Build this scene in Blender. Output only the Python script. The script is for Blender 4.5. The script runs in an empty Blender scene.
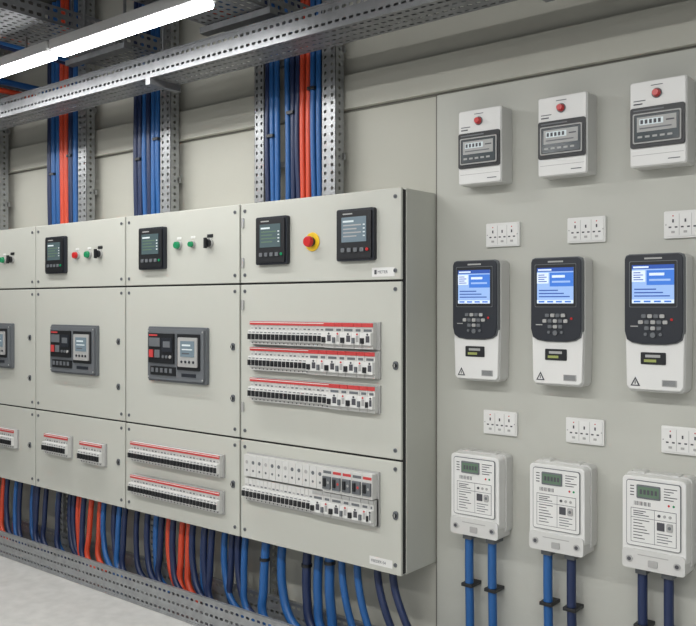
import bpy, math, random
from mathutils import Vector
random.seed(7)
sc = bpy.context.scene
sc.view_settings.view_transform = 'Standard'

# ---------------------------------------------------------------- materials
def mat(name, col, rough=0.5, metal=0.0, emit=None, es=1.0, noise=0.0, nscale=8.0, bump=0.0, bscale=200):
    m = bpy.data.materials.new(name); m.use_nodes = True
    nt = m.node_tree; b = nt.nodes['Principled BSDF']
    b.inputs['Base Color'].default_value = (*col, 1)
    b.inputs['Roughness'].default_value = rough
    b.inputs['Metallic'].default_value = metal
    if emit:
        b.inputs['Emission Color'].default_value = (*emit, 1)
        b.inputs['Emission Strength'].default_value = es
    tc = None
    if noise > 0:
        tc = nt.nodes.new('ShaderNodeTexCoord')
        n = nt.nodes.new('ShaderNodeTexNoise'); n.inputs['Scale'].default_value = nscale
        n.inputs['Detail'].default_value = 6
        nt.links.new(tc.outputs['Object'], n.inputs['Vector'])
        r = nt.nodes.new('ShaderNodeValToRGB')
        r.color_ramp.elements[0].position = 0.3; r.color_ramp.elements[1].position = 0.7
        r.color_ramp.elements[0].color = (*[c*(1-noise) for c in col], 1)
        r.color_ramp.elements[1].color = (*[min(1, c*(1+noise)) for c in col], 1)
        nt.links.new(n.outputs['Fac'], r.inputs['Fac'])
        nt.links.new(r.outputs['Color'], b.inputs['Base Color'])
    if bump > 0:
        if tc is None: tc = nt.nodes.new('ShaderNodeTexCoord')
        n2 = nt.nodes.new('ShaderNodeTexNoise'); n2.inputs['Scale'].default_value = bscale
        nt.links.new(tc.outputs['Object'], n2.inputs['Vector'])
        bp = nt.nodes.new('ShaderNodeBump'); bp.inputs['Strength'].default_value = bump
        bp.inputs['Distance'].default_value = 0.002
        nt.links.new(n2.outputs['Fac'], bp.inputs['Height'])
        nt.links.new(bp.outputs['Normal'], b.inputs['Normal'])
    return m

M = dict(
 wall = mat('wall_paint', (0.445,0.44,0.385), 0.75, noise=0.03, nscale=2.5, bump=0.15),
 panel= mat('wall_panel_paint', (0.445,0.448,0.405), 0.6, noise=0.02, nscale=2, bump=0.1),
 floor= mat('floor_concrete', (0.48,0.475,0.455), 0.55, noise=0.10, nscale=14, bump=0.2, bscale=60),
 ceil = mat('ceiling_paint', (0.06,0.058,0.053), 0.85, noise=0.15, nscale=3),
 cab  = mat('cabinet_powder_coat', (0.475,0.480,0.432), 0.40, noise=0.012, nscale=3, bump=0.08, bscale=500),
 cabin= mat('cabinet_gap', (0.02,0.02,0.02), 0.8),
 groove= mat('panel_joint', (0.16,0.155,0.135), 0.8),
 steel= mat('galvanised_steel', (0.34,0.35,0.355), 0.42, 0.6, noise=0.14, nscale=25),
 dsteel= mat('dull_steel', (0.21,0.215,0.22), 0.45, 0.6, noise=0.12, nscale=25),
 black= mat('black_plastic', (0.007,0.008,0.010), 0.42),
 dark = mat('dark_grey_plastic', (0.012,0.015,0.022), 0.45),
 grey = mat('mid_grey_plastic', (0.12,0.13,0.14), 0.45),
 lgrey= mat('light_grey_plastic', (0.36,0.36,0.35), 0.45),
 white= mat('white_plastic', (0.68,0.68,0.66), 0.36),
 offw = mat('offwhite_plastic', (0.56,0.56,0.54), 0.42),
 red  = mat('red_plastic', (0.50,0.015,0.015), 0.3),
 redst= mat('red_marking', (0.50,0.045,0.045), 0.5),
 yel  = mat('yellow_plastic', (0.75,0.48,0.02), 0.4),
 green= mat('green_lens', (0.01,0.20,0.08), 0.25, emit=(0.02,0.5,0.2), es=0.08),
 glass= mat('lcd_dark', (0.05,0.07,0.075), 0.12, emit=(0.15,0.24,0.25), es=0.22),
 glass2= mat('lcd_slate', (0.10,0.13,0.15), 0.15, emit=(0.22,0.30,0.35), es=0.32),
 lcd  = mat('lcd_green', (0.09,0.14,0.10), 0.2, emit=(0.18,0.30,0.18), es=0.15),
 lcdd = mat('lcd_smoke', (0.045,0.055,0.06), 0.15, emit=(0.1,0.13,0.14), es=0.1),
 lcdw = mat('lcd_white', (0.5,0.55,0.55), 0.2, emit=(0.6,0.7,0.75), es=0.25),
 blu0 = mat('screen_navy', (0.02,0.05,0.2), 0.2, emit=(0.03,0.09,0.38), es=0.7),
 blu1 = mat('screen_blue', (0.03,0.09,0.3), 0.2, emit=(0.05,0.18,0.60), es=0.8),
 blu2 = mat('screen_lightblue', (0.2,0.28,0.42), 0.2, emit=(0.26,0.43,0.80), es=0.7),
 scw  = mat('screen_white', (0.45,0.5,0.55), 0.2, emit=(0.62,0.74,0.95), es=0.65),
 ink  = mat('printed_ink', (0.06,0.06,0.07), 0.6),
 cblue= mat('cable_blue', (0.013,0.095,0.29), 0.42),
 cnavy= mat('cable_navy', (0.010,0.022,0.075), 0.42),
 cred = mat('cable_red', (0.58,0.06,0.022), 0.45),
 tube = mat('lamp_diffuser', (1,1,1), 0.4, emit=(0.97,0.98,1), es=12),
 lab  = mat('label_yellow', (0.30,0.34,0.10), 0.4),
)

# ---------------------------------------------------------------- mesh builder
class MB:
    def __init__(s): s.v=[]; s.f=[]; s.m=[]; s.mats=[]
    def mi(s, k):
        if k not in s.mats: s.mats.append(k)
        return s.mats.index(k)
    def box(s, x0,x1,y0,y1,z0,z1,k):
        b=len(s.v); i=s.mi(k)
        s.v += [(x0,y0,z0),(x1,y0,z0),(x1,y1,z0),(x0,y1,z0),(x0,y0,z1),(x1,y0,z1),(x1,y1,z1),(x0,y1,z1)]
        for q in ((0,1,5,4),(1,2,6,5),(2,3,7,6),(3,0,4,7),(4,5,6,7),(3,2,1,0)):
            s.f.append(tuple(b+j for j in q)); s.m.append(i)
    def prism(s, pts, y0, y1, k, scale_front=1.0):
        b=len(s.v); n=len(pts); i=s.mi(k)
        cx=sum(p[0] for p in pts)/n; cz=sum(p[1] for p in pts)/n
        s.v += [(cx+(p[0]-cx)*scale_front,y0,cz+(p[1]-cz)*scale_front) for p in pts] + [(p[0],y1,p[1]) for p in pts]
        s.f.append(tuple(range(b,b+n))); s.m.append(i)
        s.f.append(tuple(reversed(range(b+n,b+2*n)))); s.m.append(i)
        for j in range(n):
            a=j; c=(j+1)%n
            s.f.append((b+a,b+n+a,b+n+c,b+c)); s.m.append(i)
    def rr(s, x0,x1,z0,z1,y0,y1,r,k,seg=5,sf=1.0):
        pts=[]
        for (cx,cz,a0) in ((x0+r,z0+r,180),(x1-r,z0+r,270),(x1-r,z1-r,0),(x0+r,z1-r,90)):
            for t in range(seg+1):
                a=math.radians(a0+90*t/seg); pts.append((cx+r*math.cos(a),cz+r*math.sin(a)))
        s.prism(pts,y0,y1,k,sf)
    def disc(s, cx,cz,r,y0,y1,k,seg=18,sf=1.0):
        s.prism([(cx+r*math.cos(2*math.pi*t/seg),cz+r*math.sin(2*math.pi*t/seg)) for t in range(seg)],y0,y1,k,sf)
    def perf(s, o, u, v, nu, nv, cu, cv, hu, hv, k):
        i=s.mi(k); o=Vector(o);u=Vector(u);v=Vector(v)
        b0=len(s.v)
        for b in range(nv+1):
            for a in range(nu+1):
                s.v.append(tuple(o+u*(a*cu)+v*(b*cv)))
        W=nu+1
        for b in range(nv):
            for a in range(nu):
                c=[b0+b*W+a, b0+b*W+a+1, b0+(b+1)*W+a+1, b0+(b+1)*W+a]
                ce=o+u*((a+.5)*cu)+v*((b+.5)*cv)
                x=hu/2;y=hv/2;e=min(x,y)*0.55
                h=len(s.v)
                for (p,q) in ((-x+e,-y),(x-e,-y),(x,-y+e),(x,y-e),(x-e,y),(-x+e,y),(-x,y-e),(-x,-y+e)):
                    s.v.append(tuple(ce+u*p+v*q))
                fs=[(c[0],c[1],h+1,h),(c[1],c[2],h+3,h+2),(c[2],c[3],h+5,h+4),(c[3],c[0],h+7,h+6),
                    (c[1],h+2,h+1),(c[2],h+4,h+3),(c[3],h+6,h+5),(c[0],h,h+7)]
                for f in fs: s.f.append(f); s.m.append(i)
    def make(s, name, parent=None, loc=(0,0,0), bevel=0.0, solid=0.0, seg=2):
        me=bpy.data.meshes.new(name); me.from_pydata(s.v,[],s.f); me.update()
        for k in s.mats: me.materials.append(M[k])
        me.polygons.foreach_set('material_index', s.m)
        ob=bpy.data.objects.new(name,me); sc.collection.objects.link(ob)
        ob.location=loc
        if parent: ob.parent=parent
        if solid: 
            md=ob.modifiers.new('sol','SOLIDIFY'); md.thickness=solid
        if bevel:
            md=ob.modifiers.new('bev','BEVEL'); md.width=bevel; md.segments=seg
            md.limit_method='ANGLE'; md.angle_limit=math.radians(50); md.use_clamp_overlap=True
        return ob

def root(name, loc):
    e=bpy.data.objects.new(name,None); e.empty_display_size=0.1; e.location=loc
    sc.collection.objects.link(e); return e

def text(s, parent, x, z, y, size, k='ink'):
    c=bpy.data.curves.new('printed_text','FONT'); c.body=s; c.size=size; c.extrude=0.0002
    c.materials.append(M[k])
    o=bpy.data.objects.new('printed_text',c); sc.collection.objects.link(o)
    o.parent=parent; o.location=(x,y,z); o.rotation_euler=(math.pi/2,0,0)
    return o

# ---------------------------------------------------------------- room
WY=2.602
def simple(name, x0,x1,y0,y1,z0,z1,k,bev=0):
    m=MB(); m.box(x0,x1,y0,y1,z0,z1,k); return m.make(name,bevel=bev)
simple('floor',-9,2.5,-3,WY+0.2,-0.1,0,'floor')
simple('wall_back',-9,2.5,WY,WY+0.2,0,2.95,'wall')
simple('wall_left',-9.2,-9,-3,WY+0.2,0,2.95,'wall')
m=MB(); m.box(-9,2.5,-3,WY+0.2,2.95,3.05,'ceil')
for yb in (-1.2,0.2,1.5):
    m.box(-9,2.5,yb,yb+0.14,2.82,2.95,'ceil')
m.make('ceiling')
m=MB(); m.box(-1.683,2.5,WY-0.010,WY,0.0,2.092,'panel'); m.make('wall_right_lining',bevel=0.002)
m=MB(); m.box(-1.691,-1.683,WY-0.004,WY,0,2.095,'groove'); m.box(-9,2.5,WY-0.004,WY,2.092,2.10,'groove'); m.make('trim_3')
m=MB(); m.box(-9,2.5,WY-0.026,WY,2.10,2.235,'wall'); m.make('trim_1',bevel=0.004)
m=MB(); m.box(-9,2.5,WY-0.012,WY,2.50,2.52,'wall'); m.make('trim_2',bevel=0.002)

# ---------------------------------------------------------------- device helpers (local: y=0 mounting face, -y outward)
def digital_meter(p, x0,x1,z0,z1, style=0):
    m=MB(); w=x1-x0;h=z1-z0
    m.rr(x0,x1,z0,z1,-0.018,0.0,0.008,'dark')
    m.rr(x0+.008,x1-.008,z0+.008,z1-.008,-0.024,-0.018,0.006,'black')
    m.box(x0+w*.17,x1-w*.17,-0.0255,-0.024,z0+h*.36,z1-h*.16,'glass' if style==0 else 'glass2')
    ink='lcdw'
    m.box(x0+w*.21,x1-w*.50,-0.0262,-0.0255,z1-h*.26,z1-h*.225,ink)
    for j in range(4):
        zz=z1-h*(.33+.07*j)
        m.box(x0+w*.22,x1-w*(.30+.12*(j%2)),-0.0262,-0.0255,zz,zz+.0045,'lcd' if style==0 else 'lgrey')
        m.box(x1-w*.25,x1-w*.20,-0.0262,-0.0255,zz,zz+.0045,'lcdw')
    for j in range(4):
        xx=x0+w*(.16+.17*j)
        m.rr(xx,xx+w*.10,z0+h*.17,z0+h*.25,-0.028,-0.024,.003,'grey',3)
    m.disc(x1-w*.14,z0+h*.21,.006,-0.028,-0.024,'green' if style==0 else 'red',10)
    m.box(x0+w*.2,x0+w*.46,-0.0245,-0.024,z1-h*.11,z1-h*.085,'lgrey')
    m.make('digital_meter',p,bevel=0.0012)

def push_button(p,x,z,k,sel=False,scale=1.25):
    m=MB(); r=.016*scale
    m.disc(x,z,r,-0.010,0,'lgrey')
    if sel:
        m.disc(x,z,r*.85,-0.022,-0.010,'black')
        m.box(x-.006,x+.006,-0.034,-0.022,z-.022,z+.022,'black')
        m.rr(x-.018,x+.018,z+.024,z+.038,-0.003,0,.002,'black',2)
    else:
        m.disc(x,z,r*.85,-0.024,-0.010,k,18,.85)
        m.rr(x-.014,x+.014,z+.025,z+.035,-0.002,0,.002,'white',2)
    m.make('selector_switch' if sel else 'push_button',p,bevel=0.001)

def breaker_row(p,x0,x1,z0,z1,split=1.0,style=0):
    m=MB(); h=z1-z0; w=x1-x0
    m.box(x0-.006,x1+.006,-0.008,0,z0-.005,z1+.003,'lgrey')
    xs=x0+w*split
    mw=0.0205; n=max(1,int((xs-x0)/mw)); mw=(xs-x0)/n
    for i in range(n):
        a=x0+i*mw+.0008; b=a+mw-.0016
        m.box(a,b,-0.026,-0.008,z0,z1,'offw')
        m.box(a,b,-0.040,-0.026,z0+h*.16,z0+h*.62,'white')
        m.box(a+.0035,b-.0035,-0.047,-0.040,z0+h*.22,z0+h*.46,'black')
        m.box(a+.003,b-.003,-0.0404,-0.040,z0+h*.51,z0+h*.55,'grey')
        m.box(a+.004,b-.004,-0.0268,-0.026,z0+h*.67,z0+h*.73,'grey' if i%3 else 'lgrey')
        m.disc((a+b)/2,z0+h*.07,.0030,-0.0266,-0.026,'ink',8)
    if style==0:
        m.box(x0,xs,-0.030,-0.026,z1-h*.15,z1,'redst')
        m.box(x0+.002,xs,-0.0305,-0.030,z1-h*.06,z1-h*.03,'white')
    if split<1:
        cur=xs; j=0
        ws=[.052,.036,.054,.036,.05,.036]
        while cur<x1-.012:
            ww=min(ws[j%6],x1-cur)
            a=cur+.001;b=cur+ww-.001
            m.box(a,b,-0.028,-0.008,z0-.002,z1,'offw')
            m.box(a,b,-0.044,-0.028,z0+h*.14,z0+h*.62,'white')
            m.box(a+ww*.14,a+ww*.40,-0.052,-0.044,z0+h*.2,z0+h*.42,'black' if j%2==0 else 'grey')
            m.box(a+ww*.55,b-ww*.08,-0.0448,-0.044,z0+h*.25,z0+h*.5,'lgrey' if j%2 else 'ink')
            m.box(a,b,-0.031,-0.028,z1-h*.16,z1,'redst' if style==0 else 'lgrey')
            m.box(a+.006,b-.006,-0.0288,-0.028,z0+h*.66,z0+h*.76,'grey')
            m.disc(a+ww*.7,z0+h*.56,.004,-0.046,-0.044,'redst' if j%2 else 'ink',8)
            cur+=ww; j+=1
    m.make('circuit_breaker_row',p,bevel=0.0008,seg=1)

def acb_panel(p,x0,x1,z0,z1):
    m=MB(); w=x1-x0;h=z1-z0
    X=lambda f:x0+w*f; Z=lambda f:z0+h*f
    m.rr(x0,x1,z0,z1,-0.016,0,.008,'grey')
    m.rr(X(.02),X(.98),Z(.04),Z(.96),-0.026,-0.016,.006,'grey')
    m.box(X(.06),X(.50),-0.034,-0.026,Z(.34),Z(.88),'black')
    m.box(X(.08),X(.27),-0.037,-0.034,Z(.64),Z(.80),'grey')
    m.box(X(.08),X(.15),-0.038,-0.034,Z(.44),Z(.58),'redst')
    m.box(X(.18),X(.27),-0.038,-0.034,Z(.44),Z(.58),'grey')
    m.box(X(.30),X(.48),-0.037,-0.034,Z(.55),Z(.80),'dark')
    m.box(X(.33),X(.45),-0.0376,-0.037,Z(.63),Z(.74),'grey')
    for j in range(3): m.disc(X(.33+.06*j),Z(.46),.007,-0.039,-0.034,['grey','grey','lgrey'][j],10)
    m.box(X(.07),X(.22),-0.0345,-0.034,Z(.83),Z(.86),'redst')
    m.rr(X(.55),X(.93),Z(.24),Z(.88),-0.030,-0.026,.005,'black')
    m.rr(X(.58),X(.90),Z(.30),Z(.82),-0.036,-0.030,.005,'lgrey')
    m.box(X(.63),X(.86),-0.038,-0.036,Z(.48),Z(.76),'glass2')
    m.box(X(.66),X(.80),-0.0386,-0.038,Z(.67),Z(.70),'lcdw')
    m.box(X(.66),X(.83),-0.0386,-0.038,Z(.60),Z(.62),'lcdw')
    m.box(X(.66),X(.78),-0.0386,-0.038,Z(.53),Z(.55),'ink')
    for j in range(4): m.disc(X(.65+.065*j),Z(.39),.006,-0.039,-0.036,'dark',10)
    m.box(X(.08),X(.52),-0.030,-0.026,Z(.12),Z(.28),'black')
    for j in range(5): m.box(X(.10+.08*j),X(.145+.08*j),-0.032,-0.030,Z(.17),Z(.25),'grey')
    m.box(X(.62),X(.86),-0.028,-0.026,Z(.12),Z(.18),'dark')
    for sx in (.035,.965):
        for sz in (.08,.92): m.disc(X(sx),Z(sz),.004,-0.028,-0.026,'lgrey',8)
    m.make('protection_relay',p,bevel=0.001)

def hardware(p,x0,x1,z0,z1):
    m=MB()
    for x in (x0+.028,x1-.028):
        for z in (z0+.035,z1-.03):
            m.disc(x,z,.0075,-0.003,0,'grey',12); m.disc(x,z,.004,-0.0038,-0.003,'ink',8)
    m.make('door_screws',p)

DEP0=0.020
CY=2.382+DEP0; DEP=WY-CY-0.001
Z0,Z1,Z2,Z3=0.392,0.79,1.415,1.737
def cabinet(x0,x1):
    p=root('switchboard_cabinet',(x0,CY,0))
    W=x1-x0
    m=MB()
    m.box(0.001,W-.001,0.006,DEP,Z0,Z3,'cab')
    m.make('enclosure',p,bevel=0.004)
    m=MB()
    m.box(0.003,W-.003,-0.010,0.008,Z0+.006,Z3-.006,'cabin'); m.make('door_seal',p)
    m=MB(); g=.0038
    for a,b in ((Z0,Z1),(Z1,Z2),(Z2,Z3)):
        m.box(g,W-g,-0.020,-0.004,a+(g if a>Z0 else 0),b-(g if b<Z3 else 0),'cab')
    m.make('doors',p,bevel=0.003,seg=3)
    q=bpy.data.objects.new('door_face',None); q.location=(0,-0.020,0); q.parent=p; sc.collection.objects.link(q)
    hardware(q,0,W,Z0,Z1); hardware(q,0,W,Z1,Z2); hardware(q,0,W,Z2,Z3)
    return p,q,W
def latch(q,x,zs):
    m=MB()
    for z in zs:
        m.rr(x-.010,x+.010,z-.015,z+.015,-0.005,0,.009,'grey',4); m.disc(x,z,.0078,-0.010,-0.005,'black',14)
        m.box(x-.002,x+.002,-0.0108,-0.010,z-.006,z+.006,'lgrey')
    m.make('latch',q)

# ---- cabinet D (nearest)
p,q,W=cabinet(-2.490,-1.689); X=lambda x:x+2.490
digital_meter(q,X(-2.383),X(-2.215),1.487,1.674,0)
digital_meter(q,X(-1.968),X(-1.798),1.488,1.675,1)
m=MB(); ex=X(-2.100)
m.disc(ex,1.567,.036,-0.004,0,'yel',28); m.disc(ex,1.567,.018,-0.020,-0.004,'dark',20)
m.disc(ex,1.567,.022,-0.034,-0.020,'red',24,.85); m.make('emergency_stop_button',q,bevel=.002)
m=MB(); m.box(X(-1.819),X(-1.72),-0.001,0,1.430,1.462,'white'); m.box(X(-1.808),X(-1.798),-0.0014,-0.001,1.438,1.454,'ink'); m.make('label_plate',q)
text('METER',q,X(-1.794),1.441,-0.0014,.015,'grey')
m=MB(); m.box(X(-1.83),X(-1.73),-0.001,0,.412,.440,'white'); m.make('label_plate',q)
text('FEEDER 04',q,X(-1.822),.421,-0.0014,.014,'grey')
breaker_row(q,X(-2.405),X(-1.784),1.176,1.266,.62)
breaker_row(q,X(-2.405),X(-1.784),1.074,1.164,.50)
breaker_row(q,X(-2.405),X(-1.784),.953,1.043,.66)
m=MB(); a,b=X(-2.438),X(-2.02)
m.box(a-.006,X(-1.782),-0.008,0,.548,.742,'lgrey')
n=12; mw=(b-a)/n
for i in range(n):
    u=a+i*mw
    m.box(u+.0007,u+mw-.0007,-0.030,-0.008,.652,.736,'offw')
    m.disc(u+mw/2,.708,.0075,-0.0312,-0.030,'grey' if i%3 else 'lgrey',12)
    m.disc(u+mw/2,.676,.005,-0.0312,-0.030,'grey',10)
c,d=X(-2.02),X(-1.79); n=5; mw=(d-c)/n
for i in range(n):
    u=c+i*mw
    m.box(u+.001,u+mw-.001,-0.036,-0.008,.648,.736,'offw')
    m.box(u+.005,u+mw-.005,-0.044,-0.036,.660,.706,'grey')
    m.box(u+.012,u+mw*.5,-0.050,-0.044,.670,.700,'black')
    m.box(u+.004,u+mw-.004,-0.0368,-0.036,.716,.726,'redst' if i in (1,2,4) else 'grey')
    m.disc(u+mw*.72,.685,.005,-0.046,-0.044,'redst' if i%2 else 'lgrey',8)
m.make('terminal_modules',q,bevel=.0008,seg=1)
breaker_row(q,X(-2.438),X(-1.79),.556,.644,.56,1)
latch(q,X(-1.715),(1.12,)); latch(q,X(-1.715),(.60,))
hn=MB()
for z in (1.33,.92,1.66,1.50): hn.rr(.012,.024,z-.02,z+.02,-.006,0,.003,'lgrey',2)
hn.make('hinges',q)

# ---- cabinet C
p,q,W=cabinet(-3.249,-2.492); X=lambda x:x+3.249
digital_meter(q,X(-3.128),X(-2.950),1.488,1.674,0)
push_button(q,X(-2.868),1.588,'green'); push_button(q,X(-2.777),1.588,'green',False,.95); push_button(q,X(-2.669),1.588,'black',True)
acb_panel(q,X(-3.060),X(-2.675),.995,1.235)
breaker_row(q,X(-3.175),X(-2.584),.624,.712,1.0)
breaker_row(q,X(-3.175),X(-2.584),.474,.562,1.0)
latch(q,X(-2.53),(1.16,.95)); latch(q,X(-2.53),(.60,))
# ---- cabinet B
p,q,W=cabinet(-4.011,-3.251); X=lambda x:x+4.011
digital_meter(q,X(-3.890),X(-3.718),1.488,1.672,0)
push_button(q,X(-3.633),1.573,'red'); push_button(q,X(-3.533),1.573,'green'); push_button(q,X(-3.444),1.573,'black',True)
acb_panel(q,X(-3.840),X(-3.452),.992,1.232)
breaker_row(q,X(-3.885),X(-3.676),.580,.680,1.0)
breaker_row(q,X(-3.573),X(-3.396),.572,.672,1.0)
latch(q,X(-3.30),(1.16,.95)); latch(q,X(-3.30),(.60,))
# ---- cabinets A and further
for xa in (-4.772,-5.533):
    p,q,W=cabinet(xa,xa+.759)
    digital_meter(q,.105,.288,1.488,1.672,0)
    push_button(q,.38,1.573,'red'); push_button(q,.455,1.573,'green'); push_button(q,.536,1.573,'black',True)
    acb_panel(q,.158,.556,.992,1.232)
    breaker_row(q,.10,.30,.575,.672,1.0); breaker_row(q,.38,.596,.572,.668,1.0)
    latch(q,.71,(1.16,.95,.60))

# ---------------------------------------------------------------- right-hand devices
def alarm_meter(x,z):
    p=root('panel_meter',(x,WY-0.010,z)); w=.084;h=.128
    m=MB(); m.rr(-w,w,-h,h,-0.072,0,.008,'offw'); 
    m.rr(-w+.003,w-.003,-h+.003,h-.003,-0.076,-0.072,.007,'white'); m.make('case',p,bevel=.0015)
    m=MB()
    m.rr(-.080,.080,-.072,.048,-0.082,-0.076,.007,'black')
    m.rr(-.071,.071,-.060,.030,-0.086,-0.082,.005,'lgrey')
    m.rr(-.067,.067,-.056,.026,-0.0863,-0.086,.004,'black')
    m.box(-.064,.064,-0.0866,-0.086,-.053,.023,'lcdd')
    m.box(-.058,.058,-0.0872,-0.0866,-.026,.018,'lgrey')
    m.box(-.050,.020,-0.0878,-0.0872,-.006,.012,'lcdw')
    for j in range(5): m.box(-.047+.013*j,-.039+.013*j,-0.0884,-0.0878,-.003,.009,'ink')
    m.box(.028,.052,-0.0878,-0.0872,.000,.004,'ink')
    m.box(-.050,.044,-0.0878,-0.0872,-.018,-.014,'grey')
    for j in range(5): m.box(-.056+.022*j,-.042+.022*j,-0.0872,-0.0866,-.044,-.038,'lgrey')
    m.box(-.07,.02,-0.0825,-0.082,.037,.041,'grey')
    m.make('display',p,bevel=.0008,seg=1)
    m=MB(); m.disc(-.002,.086,.015,-0.080,-0.076,'grey',20); m.disc(-.002,.086,.0125,-0.094,-0.080,'red',20,.75); m.make('alarm_lamp',p,bevel=.001)
    m=MB(); m.box(-.072,-.036,-0.0766,-0.076,.068,.071,'grey'); m.box(-.072,-.045,-0.0766,-0.076,.058,.062,'ink')
    m.box(-.02,.015,-0.0766,-0.076,.110,.1125,'grey'); m.box(-.075,.075,-0.0764,-0.076,-.094,-.0925,'lgrey')
    m.box(.03,.065,-0.0766,-0.076,-.112,-.109,'grey')
    m.make('markings',p)
for x in (-1.462,-1.162,-.860): alarm_meter(x,1.871)

def socket(x,z,w=.064,h=.041):
    p=root('wall_socket',(x,WY-0.010,z))
    m=MB(); m.rr(-w,w,-h,h,-0.010,0,.004,'white'); m.rr(-w+.005,w-.005,-h+.005,h-.005,-0.0125,-0.010,.003,'white'); m.make('face_plate',p,bevel=.001)
    m=MB(); f=-0.0125; g=-0.0130
    for cx in (-.036,.000,.036):
        m.box(cx-.0025,cx+.0025,g,f,.006,.016,'ink')           # earth slot
        for s_ in (-1,1): m.box(cx+s_*.009-.004,cx+s_*.009+.004,g,f,-.010,-.0055,'ink')
        m.rr(cx-.005,cx+.005,-.026,-.019,g-.001,f,.001,'lgrey',2)
        if cx: m.disc(cx,.026,.0022,g-.0003,f,'red',8)
    for cx in (-.018,.018): m.box(cx-.0006,cx+.0006,g,f,-.032,.032,'lgrey')
    for sx in (-w+.007,w-.007): m.disc(sx,0,.0022,-0.0132,-0.0125,'lgrey',8)
    m.make('pin_slots',p)
for x in (-1.410,-1.110,-.800): socket(x,1.571)
for x in (-1.420,-1.115,-.808): socket(x,.925)

def terminal(x,z):
    p=root('control_terminal',(x,WY-0.010,z))
    m=MB()
    m.prism([(-.086,-.195),(-.076,-.207),(.076,-.207),(.086,-.195),(.090,-.02),(.090,.196),(.081,.204),(-.081,.204),(-.090,.196),(-.090,-.02)],-0.062,0,'offw')
    m.prism([(-.084,-.190),(-.075,-.201),(.075,-.201),(.084,-.190),(.088,-.03),(-.088,-.03)],-0.072,-0.062,'white')
    m.make('case',p,bevel=.004,seg=3)
    m=MB()
    pts=[(-.066,-.060),(-.035,-.065),(.035,-.065),(.066,-.060),(.082,-.050),(.088,-.025),(.088,.192),(.084,.202),(.074,.206),(-.074,.206),(-.084,.202),(-.088,.192),(-.088,-.025),(-.082,-.050)]
    m.prism(pts,-0.078,-0.060,'grey')
    pts2=[(a*.975,(b-.064)*.98+.064) for a,b in pts]
    m.prism(pts2,-0.083,-0.078,'dark'); m.make('bezel',p,bevel=.0025,seg=3)
    m=MB(); Y=-0.083
    m.rr(-.071,.071,.046,.184,Y-.002,Y,.004,'grey')
    m.rr(-.069,.069,.048,.182,Y-.0025,Y-.002,.004,'black'); Y-=.0005
    m.box(-.062,.062,Y-.003,Y-.002,.058,.172,'blu2')
    m.box(-.062,.062,Y-.0036,Y-.003,.160,.172,'blu0')
    m.box(-.058,-.012,Y-.0042,Y-.0036,.163,.168,'scw')
    m.box(-.062,-.022,Y-.0036,Y-.003,.122,.156,'scw')
    m.box(-.018,.062,Y-.0036,Y-.003,.112,.156,'blu1')
    m.box(-.010,.034,Y-.0042,Y-.0036,.140,.148,'scw'); m.box(-.010,.052,Y-.0042,Y-.0036,.124,.130,'blu2')
    for j in range(4): m.box(-.057,-.028-(j%2)*.008,Y-.0042,Y-.0036,.127+.007*j,.1295+.007*j,'blu0')
    for j in range(3): m.box(-.055,.050-.02*j,Y-.0036,Y-.003,.078+.010*j,.0815+.010*j,'blu0')
    m.box(-.062,.062,Y-.0036,Y-.003,.058,.069,'scw')
    for j in range(4): m.box(-.056+.030*j,-.036+.030*j,Y-.0042,Y-.0036,.061,.066,'blu1')
    m.make('screen',p)
    m=MB(); Y=-0.083
    for r,zz in enumerate((.020,.002,-.016)):
        nn=(4,5,3)[r]
        for c in range(nn):
            xx=.018*(c-(nn-1)/2)
            m.rr(xx-.0070,xx+.0070,zz-.0055,zz+.0055,Y-.005,Y,.003,'lgrey' if (r+c)%2 else 'grey',3)
    m.disc(0,-.036,.008,Y-.005,Y,'grey',14)
    for s_ in (-1,1): m.disc(s_*.022,-.034,.005,Y-.004,Y,'grey',10)
    m.disc(.054,.010,.004,Y-.002,Y,'red',8); m.box(-.068,-.045,Y-.0006,Y,-.012,-.009,'lgrey')
    m.box(-.026,.026,Y-.0006,Y,.189,.194,'lgrey')
    m.make('keypad',p,bevel=.0006,seg=1)
    m=MB(); Y=-0.072
    m.rr(-.040,.034,-.124,-.088,Y-.0025,Y,.003,'black',3); m.box(-.026,.018,Y-.0032,Y-.0025,-.103,-.095,'lgrey'); m.box(-.030,.006,Y-.0032,Y-.0025,-.117,-.109,'lab')
    m.prism([(-.072,-.190),(-.042,-.190),(-.057,-.162)],Y-.0008,Y,'ink')
    m.prism([(-.0655,-.1865),(-.0485,-.1865),(-.057,-.170)],Y-.0014,Y-.0008,'white')
    m.box(-.0585,-.0555,Y-.0018,Y-.0014,-.184,-.174,'ink')
    m.rr(.022,.066,-.188,-.168,Y-.001,Y,.002,'lgrey',2)
    for j in range(5): m.box(.025,.062,Y-.0016,Y-.001,-.185+.0032*j,-.1835+.0032*j,'grey')
    m.make('rating_labels',p)
for x in (-1.478,-1.181,-.871): terminal(x,1.277)

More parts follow.
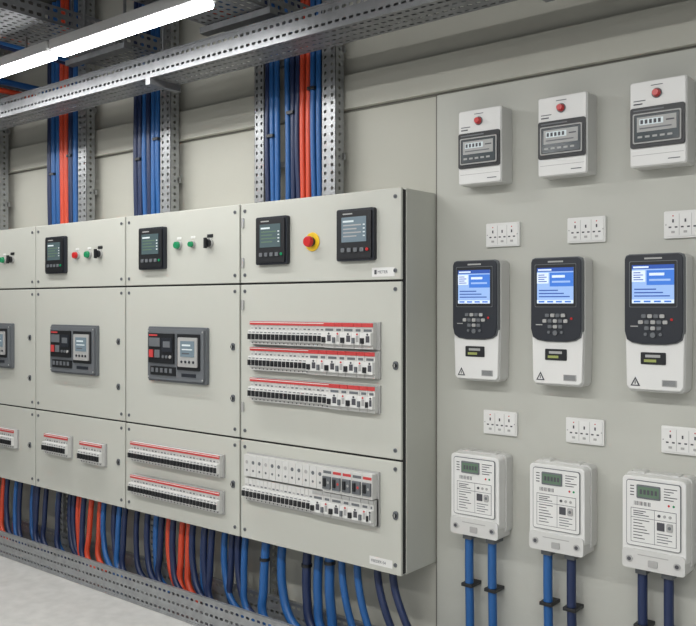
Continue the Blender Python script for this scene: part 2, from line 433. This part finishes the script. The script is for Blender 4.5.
def energy_meter(x,z):
    p=root('electricity_meter',(x,WY-0.010,z))
    m=MB()
    m.rr(-.098,.098,-.125,.140,-0.045,0,.016,'offw')
    m.rr(-.095,.095,-.112,.137,-0.088,-0.045,.014,'white',sf=.985)
    for sx in (-.05,.05): m.rr(sx-.012,sx+.012,.128,.143,-0.050,-0.005,.003,'offw',3)
    m.make('case',p,bevel=.003,seg=3)
    m=MB()
    m.rr(-.092,.092,-.140,-.082,-0.094,-0.01,.010,'offw')
    for sx in (-.070,.070):
        m.disc(sx,-.112,.010,-0.097,-0.094,'lgrey',18); m.disc(sx,-.112,.006,-0.098,-0.097,'ink',14)
    m.box(-.045,.045,-0.0946,-0.094,-.098,-.095,'lgrey'); m.rr(-.014,.014,-.128,-.108,-0.097,-0.094,.003,'lgrey',3)
    m.make('terminal_cover',p,bevel=.0025)
    m=MB(); Y=-0.088
    m.rr(-.080,.080,-.072,.124,Y-.004,Y,.008,'grey'); m.rr(-.0780,.0780,-.0700,.1220,Y-.005,Y-.004,.007,'white')
    Y-=.005
    m.rr(-.048,.022,.072,.112,Y-.003,Y,.003,'grey',3); m.box(-.044,.018,Y-.0036,Y-.003,.077,.107,'lcd')
    for j in range(5): m.box(-.038+.011*j,-.031+.011*j,Y-.0042,Y-.0036,.085,.099,'ink')
    for j in range(5): m.box(.032,.070-(j%3)*.010,Y-.0006,Y,.107-.008*j,.1095-.008*j,'ink')
    for j in range(4): m.box(-.068,-.056,Y-.0006,Y,.105-.009*j,.108-.009*j,'ink')
    m.disc(.046,.060,.0035,Y-.001,Y,'red',8); m.disc(.060,.060,.0035,Y-.001,Y,'green',8)
    for j in range(12): m.box(-.056+.0042*j,-.056+.0042*j+(.0022 if j%3 else .0011),Y-.0006,Y,.050,.062,'ink')
    m.box(-.066,.068,Y-.0004,Y,-.060,.042,'ink'); m.box(-.0645,.0665,Y-.0008,Y-.0004,-.0585,.0405,'white'); Y-=.0008
    m.box(-.0645,.0665,Y-.0004,Y,.0130,.0145,'grey'); m.box(.004,.0053,Y-.0004,Y,-.0585,.0405,'grey')
    for j in range(3): m.box(-.058,-.012-(j*5%3)*.008,Y-.0005,Y,.020+.006*j,.0225+.006*j,'ink')
    for j in range(3): m.disc(.018+.016*j,.027,.0045,Y-.002,Y,('ink','lgrey','lgrey')[j],10)
    for j in range(7): m.box(-.058,-.010-(j*7%4)*.007,Y-.0005,Y,.005-.009*j,.0074-.009*j,'ink')
    m.rr(.012,.034,-.016,.008,Y-.0012,Y,.001,'ink',2); m.rr(.040,.058,-.016,.008,Y-.003,Y,.004,'lgrey',3)
    m.disc(.049,-.004,.005,Y-.004,Y-.003,'grey',12)
    for j in range(4): m.box(.012,.056-(j%2)*.012,Y-.0005,Y,-.027-.008*j,-.0245-.008*j,'grey')
    m.make('register_face',p,bevel=.0005,seg=1)
for x in (-1.474,-1.175,-.868): energy_meter(x,.684)

# ---------------------------------------------------------------- cables
def cables(name, specs, loc=(0,0,0)):
    cu=bpy.data.curves.new(name,'CURVE'); cu.dimensions='3D'; cu.bevel_depth=1.0; cu.bevel_resolution=3; cu.resolution_u=8; cu.use_fill_caps=True
    ms=[]
    for pts,r,k in specs:
        if k not in ms: ms.append(k); cu.materials.append(M[k])
        s=cu.splines.new('BEZIER'); s.bezier_points.add(len(pts)-1)
        for bp,pt in zip(s.bezier_points,pts):
            bp.co=pt; bp.radius=r; bp.handle_left_type='AUTO'; bp.handle_right_type='AUTO'
        s.material_index=ms.index(k)
    ob=bpy.data.objects.new(name,cu); sc.collection.objects.link(ob); return ob

def riser(x0,x1,layout,sl,sr,lname='cable_ladder'):
    top=2.945; bot=1.739; L=top-bot; n=int(L/.03)
    m=MB()
    for (a,w) in ((x0,sl),(x1-sr,sr)):
        if w<=0: continue
        nc=2 if w>.05 else 1
        m.perf((a,2.510,bot),(1,0,0),(0,0,1),nc,n,w/nc,L/n,w/nc*.36,.014,'steel')
        m.perf((a,2.560,bot),(0,-1,0),(0,0,1),1,n,.05,L/n,.014,.014,'steel')
        m.perf((a+w,2.510,bot),(0,1,0),(0,0,1),1,n,.05,L/n,.014,.014,'steel')
    p=root(lname,(0,0,0)); m.make('side_rails',p,solid=.0018)
    m=MB(); z=bot+.16
    while z<top:
        m.box(x0,x1,2.552,2.572,z,z+.025,'steel'); z+=.42
    m.make('rungs',p)
    sp=[]
    a=x0+sl+.004; b=x1-sr-.004; n=len(layout)
    for i,k in enumerate(layout):
        x=a+(b-a)*(i+.5)/n; r=min(.0165,(b-a)/n*.42)
        if k is None: continue
        w=lambda: random.uniform(-.004,.004)
        sp.append(([(x,2.52+w(),1.737),(x+w(),2.515,2.0),(x+w(),2.515,2.3),(x+w(),2.515,2.6),(x,2.52,2.94)],r,k))
    c=cables('riser_cables',sp); c.parent=p
    m=MB()
    for i,k in enumerate(layout):
        if k and i%4==1:
            x=a+(b-a)*(i+.5)/n
            m.box(x-.018,x+.018,2.494,2.540,2.0+.02*i,2.012+.02*i,'black')
    m.make('cable_ties',p)
riser(-2.538,-2.095,['cnavy','cblue','cblue',None,'cblue','cnavy','cnavy','cred','cred','cblue','cblue'],.055,.070)
riser(-3.367,-3.085,['cnavy','cnavy','cblue','cnavy','cblue','cblue'],.0,.075)
riser(-4.115,-3.750,['cnavy','cblue','cblue','cred','cred','cnavy','cblue'],.0,.075)
riser(-4.95,-4.60,['cnavy','cblue','cred','cblue','cblue'],.0,.075)

def drops(x0,x1,cols,rnd):
    sp=[]; n=len(cols)
    for i,k in enumerate(cols):
        if k is None: continue
        x=x0+(x1-x0)*(i+.5)/n
        r=rnd; dx=random.uniform(.0,.05); y0=random.uniform(2.45,2.50)
        sp.append(([(x,y0,.391),(x,y0-.01,.30),(x+dx*.4,y0-.02,.18),(x+dx*1.4,y0-.03,.09),(x+dx*2+.06,y0-.03,.030)],r,k))
    return sp
B,N,R='cblue','cnavy','cred'
cables('feeder_cables',drops(-5.5,-4.80,[N,B,N,B,R,R,B,N,B,N,B,B,N],.013))
cables('feeder_cables',drops(-4.73,-4.05,[N,B,N,B,R,R,N,R,B,N,B,N,N,N],.013))
cables('feeder_cables',drops(-3.98,-3.28,[B,N,N,N,R,R,N,R,R,B,N,N,B,N,N],.0135))
cables('feeder_cables',drops(-3.22,-2.53,[N,B,N,R,N,R,R,N,B,N,N,B,N,N,B],.0145))
sp=drops(-2.44,-2.13,[B,B,None,N,B],.018)
def arc(x,k,dx,y0=2.47,r=.014): 
    return ([(x,y0,.391),(x,y0,.34),(x+dx*.25,y0-.01,.24),(x+dx*.65,y0-.01,.13),(x+dx*1.2,y0-.02,.035)],r,k)
sp+= [arc(-2.09,B,.03,r=.019),arc(-2.03,B,.09),arc(-1.955,B,.10),arc(-1.86,N,.14),arc(-1.79,N,.17)]
# black cable ties as thicker collars around individual cables
for i in (0,2,4):
    (x,y,z)=sp[i][0][1]; sp.append(([(x,y,z-.002),(x,y,z+.010)],sp[i][1]+.004,'black'))
cables('feeder_cables',sp)
p=root('support_strut',(0,0,0)); m=MB()
for x in (-5.56,-4.80,-4.04,-3.275,-2.515):
    m.perf((x,2.535,0.0),(1,0,0),(0,0,1),1,13,.045,.03,.018,.015,'steel')
    m.perf((x,2.575,0.0),(0,-1,0),(0,0,1),1,13,.04,.03,.014,.015,'steel')
    m.perf((x+.045,2.535,0.0),(0,1,0),(0,0,1),1,13,.04,.03,.014,.015,'steel')
m.make('channels',p,solid=.0018)

for (xa,xb) in ((-1.519,-1.429),(-1.224,-1.143),(-.915,-.837)):
    sp=[([(x,2.545,.541),(x,2.545,.40),(x+.003,2.545,.2),(x,2.545,.005)],.0150,k) for x,k in ((xa,B if xa<-1.0 else N),(xb,B if xa<-1.4 else N))]
    c=cables('meter_tail_cables',sp)
    m=MB()
    for x in (xa,xb):
        m.box(x-.022,x+.022,2.526,2.592,.355,.367,'black'); m.box(x-.017,x+.017,2.528,2.592,.520,.538,'grey')
    m.make('clamps',c,bevel=.002)

# ---------------------------------------------------------------- trays
def tray_x(name,x0,x1,y0,y1,z,hf,k='steel',cell=.03):
    m=MB(); n=int((x1-x0)/cell)
    c=(x1-x0)/n; nv=max(1,round((y1-y0)/.035)); nh=max(1,round(hf/.035))
    m.perf((x0,y0,z),(1,0,0),(0,1,0),n,nv,c,(y1-y0)/nv,c*.62,.011,k)
    m.perf((x0,y0,z),(1,0,0),(0,0,1),n,nh,c,hf/nh,c*.62,.011,k)
    m.perf((x1,y1,z),(-1,0,0),(0,0,1),n,nh,c,hf/nh,c*.62,.011,k)
    p=root(name,(0,0,0)); m.make('perforated_channel',p,solid=.0018)
    m=MB(); m.box(x0,x1,y0-.003,y0+.012,z+hf,z+hf+.006,k); m.box(x0,x1,y1-.012,y1+.003,z+hf,z+hf+.006,k)
    m.box(x0,x1,y0-.003,y0,z-.002,z+.006,k)
    m.make('rolled_edges',p); return p
tray_x('floor_cable_tray',-8.5,1.5,2.325,2.525,.004,.118)
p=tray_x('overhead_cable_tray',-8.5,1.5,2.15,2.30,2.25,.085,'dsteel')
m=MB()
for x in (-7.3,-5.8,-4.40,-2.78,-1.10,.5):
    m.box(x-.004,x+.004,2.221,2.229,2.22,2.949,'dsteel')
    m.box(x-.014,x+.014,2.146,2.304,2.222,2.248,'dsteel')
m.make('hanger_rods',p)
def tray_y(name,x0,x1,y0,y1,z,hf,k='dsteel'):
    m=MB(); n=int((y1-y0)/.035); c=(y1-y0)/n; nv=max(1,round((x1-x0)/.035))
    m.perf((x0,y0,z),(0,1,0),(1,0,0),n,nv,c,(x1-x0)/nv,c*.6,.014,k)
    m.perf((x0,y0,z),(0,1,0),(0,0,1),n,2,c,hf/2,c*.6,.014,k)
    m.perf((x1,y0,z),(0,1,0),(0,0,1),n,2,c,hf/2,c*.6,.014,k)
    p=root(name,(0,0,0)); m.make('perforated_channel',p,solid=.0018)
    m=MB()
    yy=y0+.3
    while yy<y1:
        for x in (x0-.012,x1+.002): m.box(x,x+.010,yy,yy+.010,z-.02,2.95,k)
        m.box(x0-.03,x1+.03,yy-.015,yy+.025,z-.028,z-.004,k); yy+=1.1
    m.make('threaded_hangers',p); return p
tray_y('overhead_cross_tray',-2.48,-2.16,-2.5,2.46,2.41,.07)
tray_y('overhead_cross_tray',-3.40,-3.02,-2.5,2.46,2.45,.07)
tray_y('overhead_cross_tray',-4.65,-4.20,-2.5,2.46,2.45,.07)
cables('overhead_cables',[([(x,-2.4,z),(x,0,z),(x+.02,1.5,z),(x,2.47,z)],r,k) for x,z,r,k in
   ((-3.62,2.55,.016,R),(-3.72,2.55,.016,B),(-3.80,2.56,.016,N),(-4.05,2.46,.016,B),(-4.0,2.40,.014,R),(-2.40,2.435,.015,R),(-2.33,2.435,.015,B),(-4.5,2.48,.02,B),(-4.4,2.48,.02,R))])

# ---------------------------------------------------------------- luminaires
def luminaire(x0,x1,y,z,power,w=.062):
    p=root('linear_ceiling_light',((x0+x1)/2,y,z)); L=(x1-x0)/2
    m=MB(); m.box(-L,L,-w/2,w/2,.014,.055,'lgrey'); m.make('housing',p,bevel=.003)
    m=MB(); m.rr(-L+.012,L-.012,-.006,.014,-w/2+.004,w/2-.004,.006,'tube'); m.make('diffuser',p)
    m=MB()
    for x in (-L+.2,L-.2): m.box(x-.004,x+.004,-.004,.004,.055,2.95-z,'dsteel')
    m.make('suspension_rods',p)
    ld=bpy.data.lights.new('lamp','AREA'); ld.shape='RECTANGLE'; ld.size=2*L-.06; ld.size_y=w; ld.energy=power; ld.color=(1,.992,.97)
    lo=bpy.data.objects.new('lamp',ld); sc.collection.objects.link(lo); lo.parent=p; lo.location=(0,0,-.010)
    return p
luminaire(-3.05,-2.13,1.9,2.335,7)
luminaire(-4.0,-3.07,1.9,2.335,7)
luminaire(-6.0,-4.2,1.9,2.335,11)
luminaire(-4.6,-2.8,.3,2.6,44,.12)
luminaire(-2.4,-.6,.3,2.6,44,.12)
luminaire(-.3,1.5,.3,2.6,30,.12)
luminaire(-4.6,-2.8,-1.4,2.6,32,.12)
luminaire(-2.0,-.2,-1.4,2.6,32,.12)

w=bpy.data.worlds.new('world'); sc.world=w; w.use_nodes=True
bg=w.node_tree.nodes['Background']; bg.inputs[0].default_value=(.95,.975,1,1); bg.inputs[1].default_value=.44

# ---------------------------------------------------------------- camera
cd=bpy.data.cameras.new('camera'); cd.sensor_width=36; cd.lens=43.7; cd.shift_y=-8/696; cd.clip_start=.02
co=bpy.data.objects.new('camera',cd); sc.collection.objects.link(co)
co.location=(0,0,1.33); co.rotation_euler=(math.pi/2,0,math.radians(39)); sc.camera=co
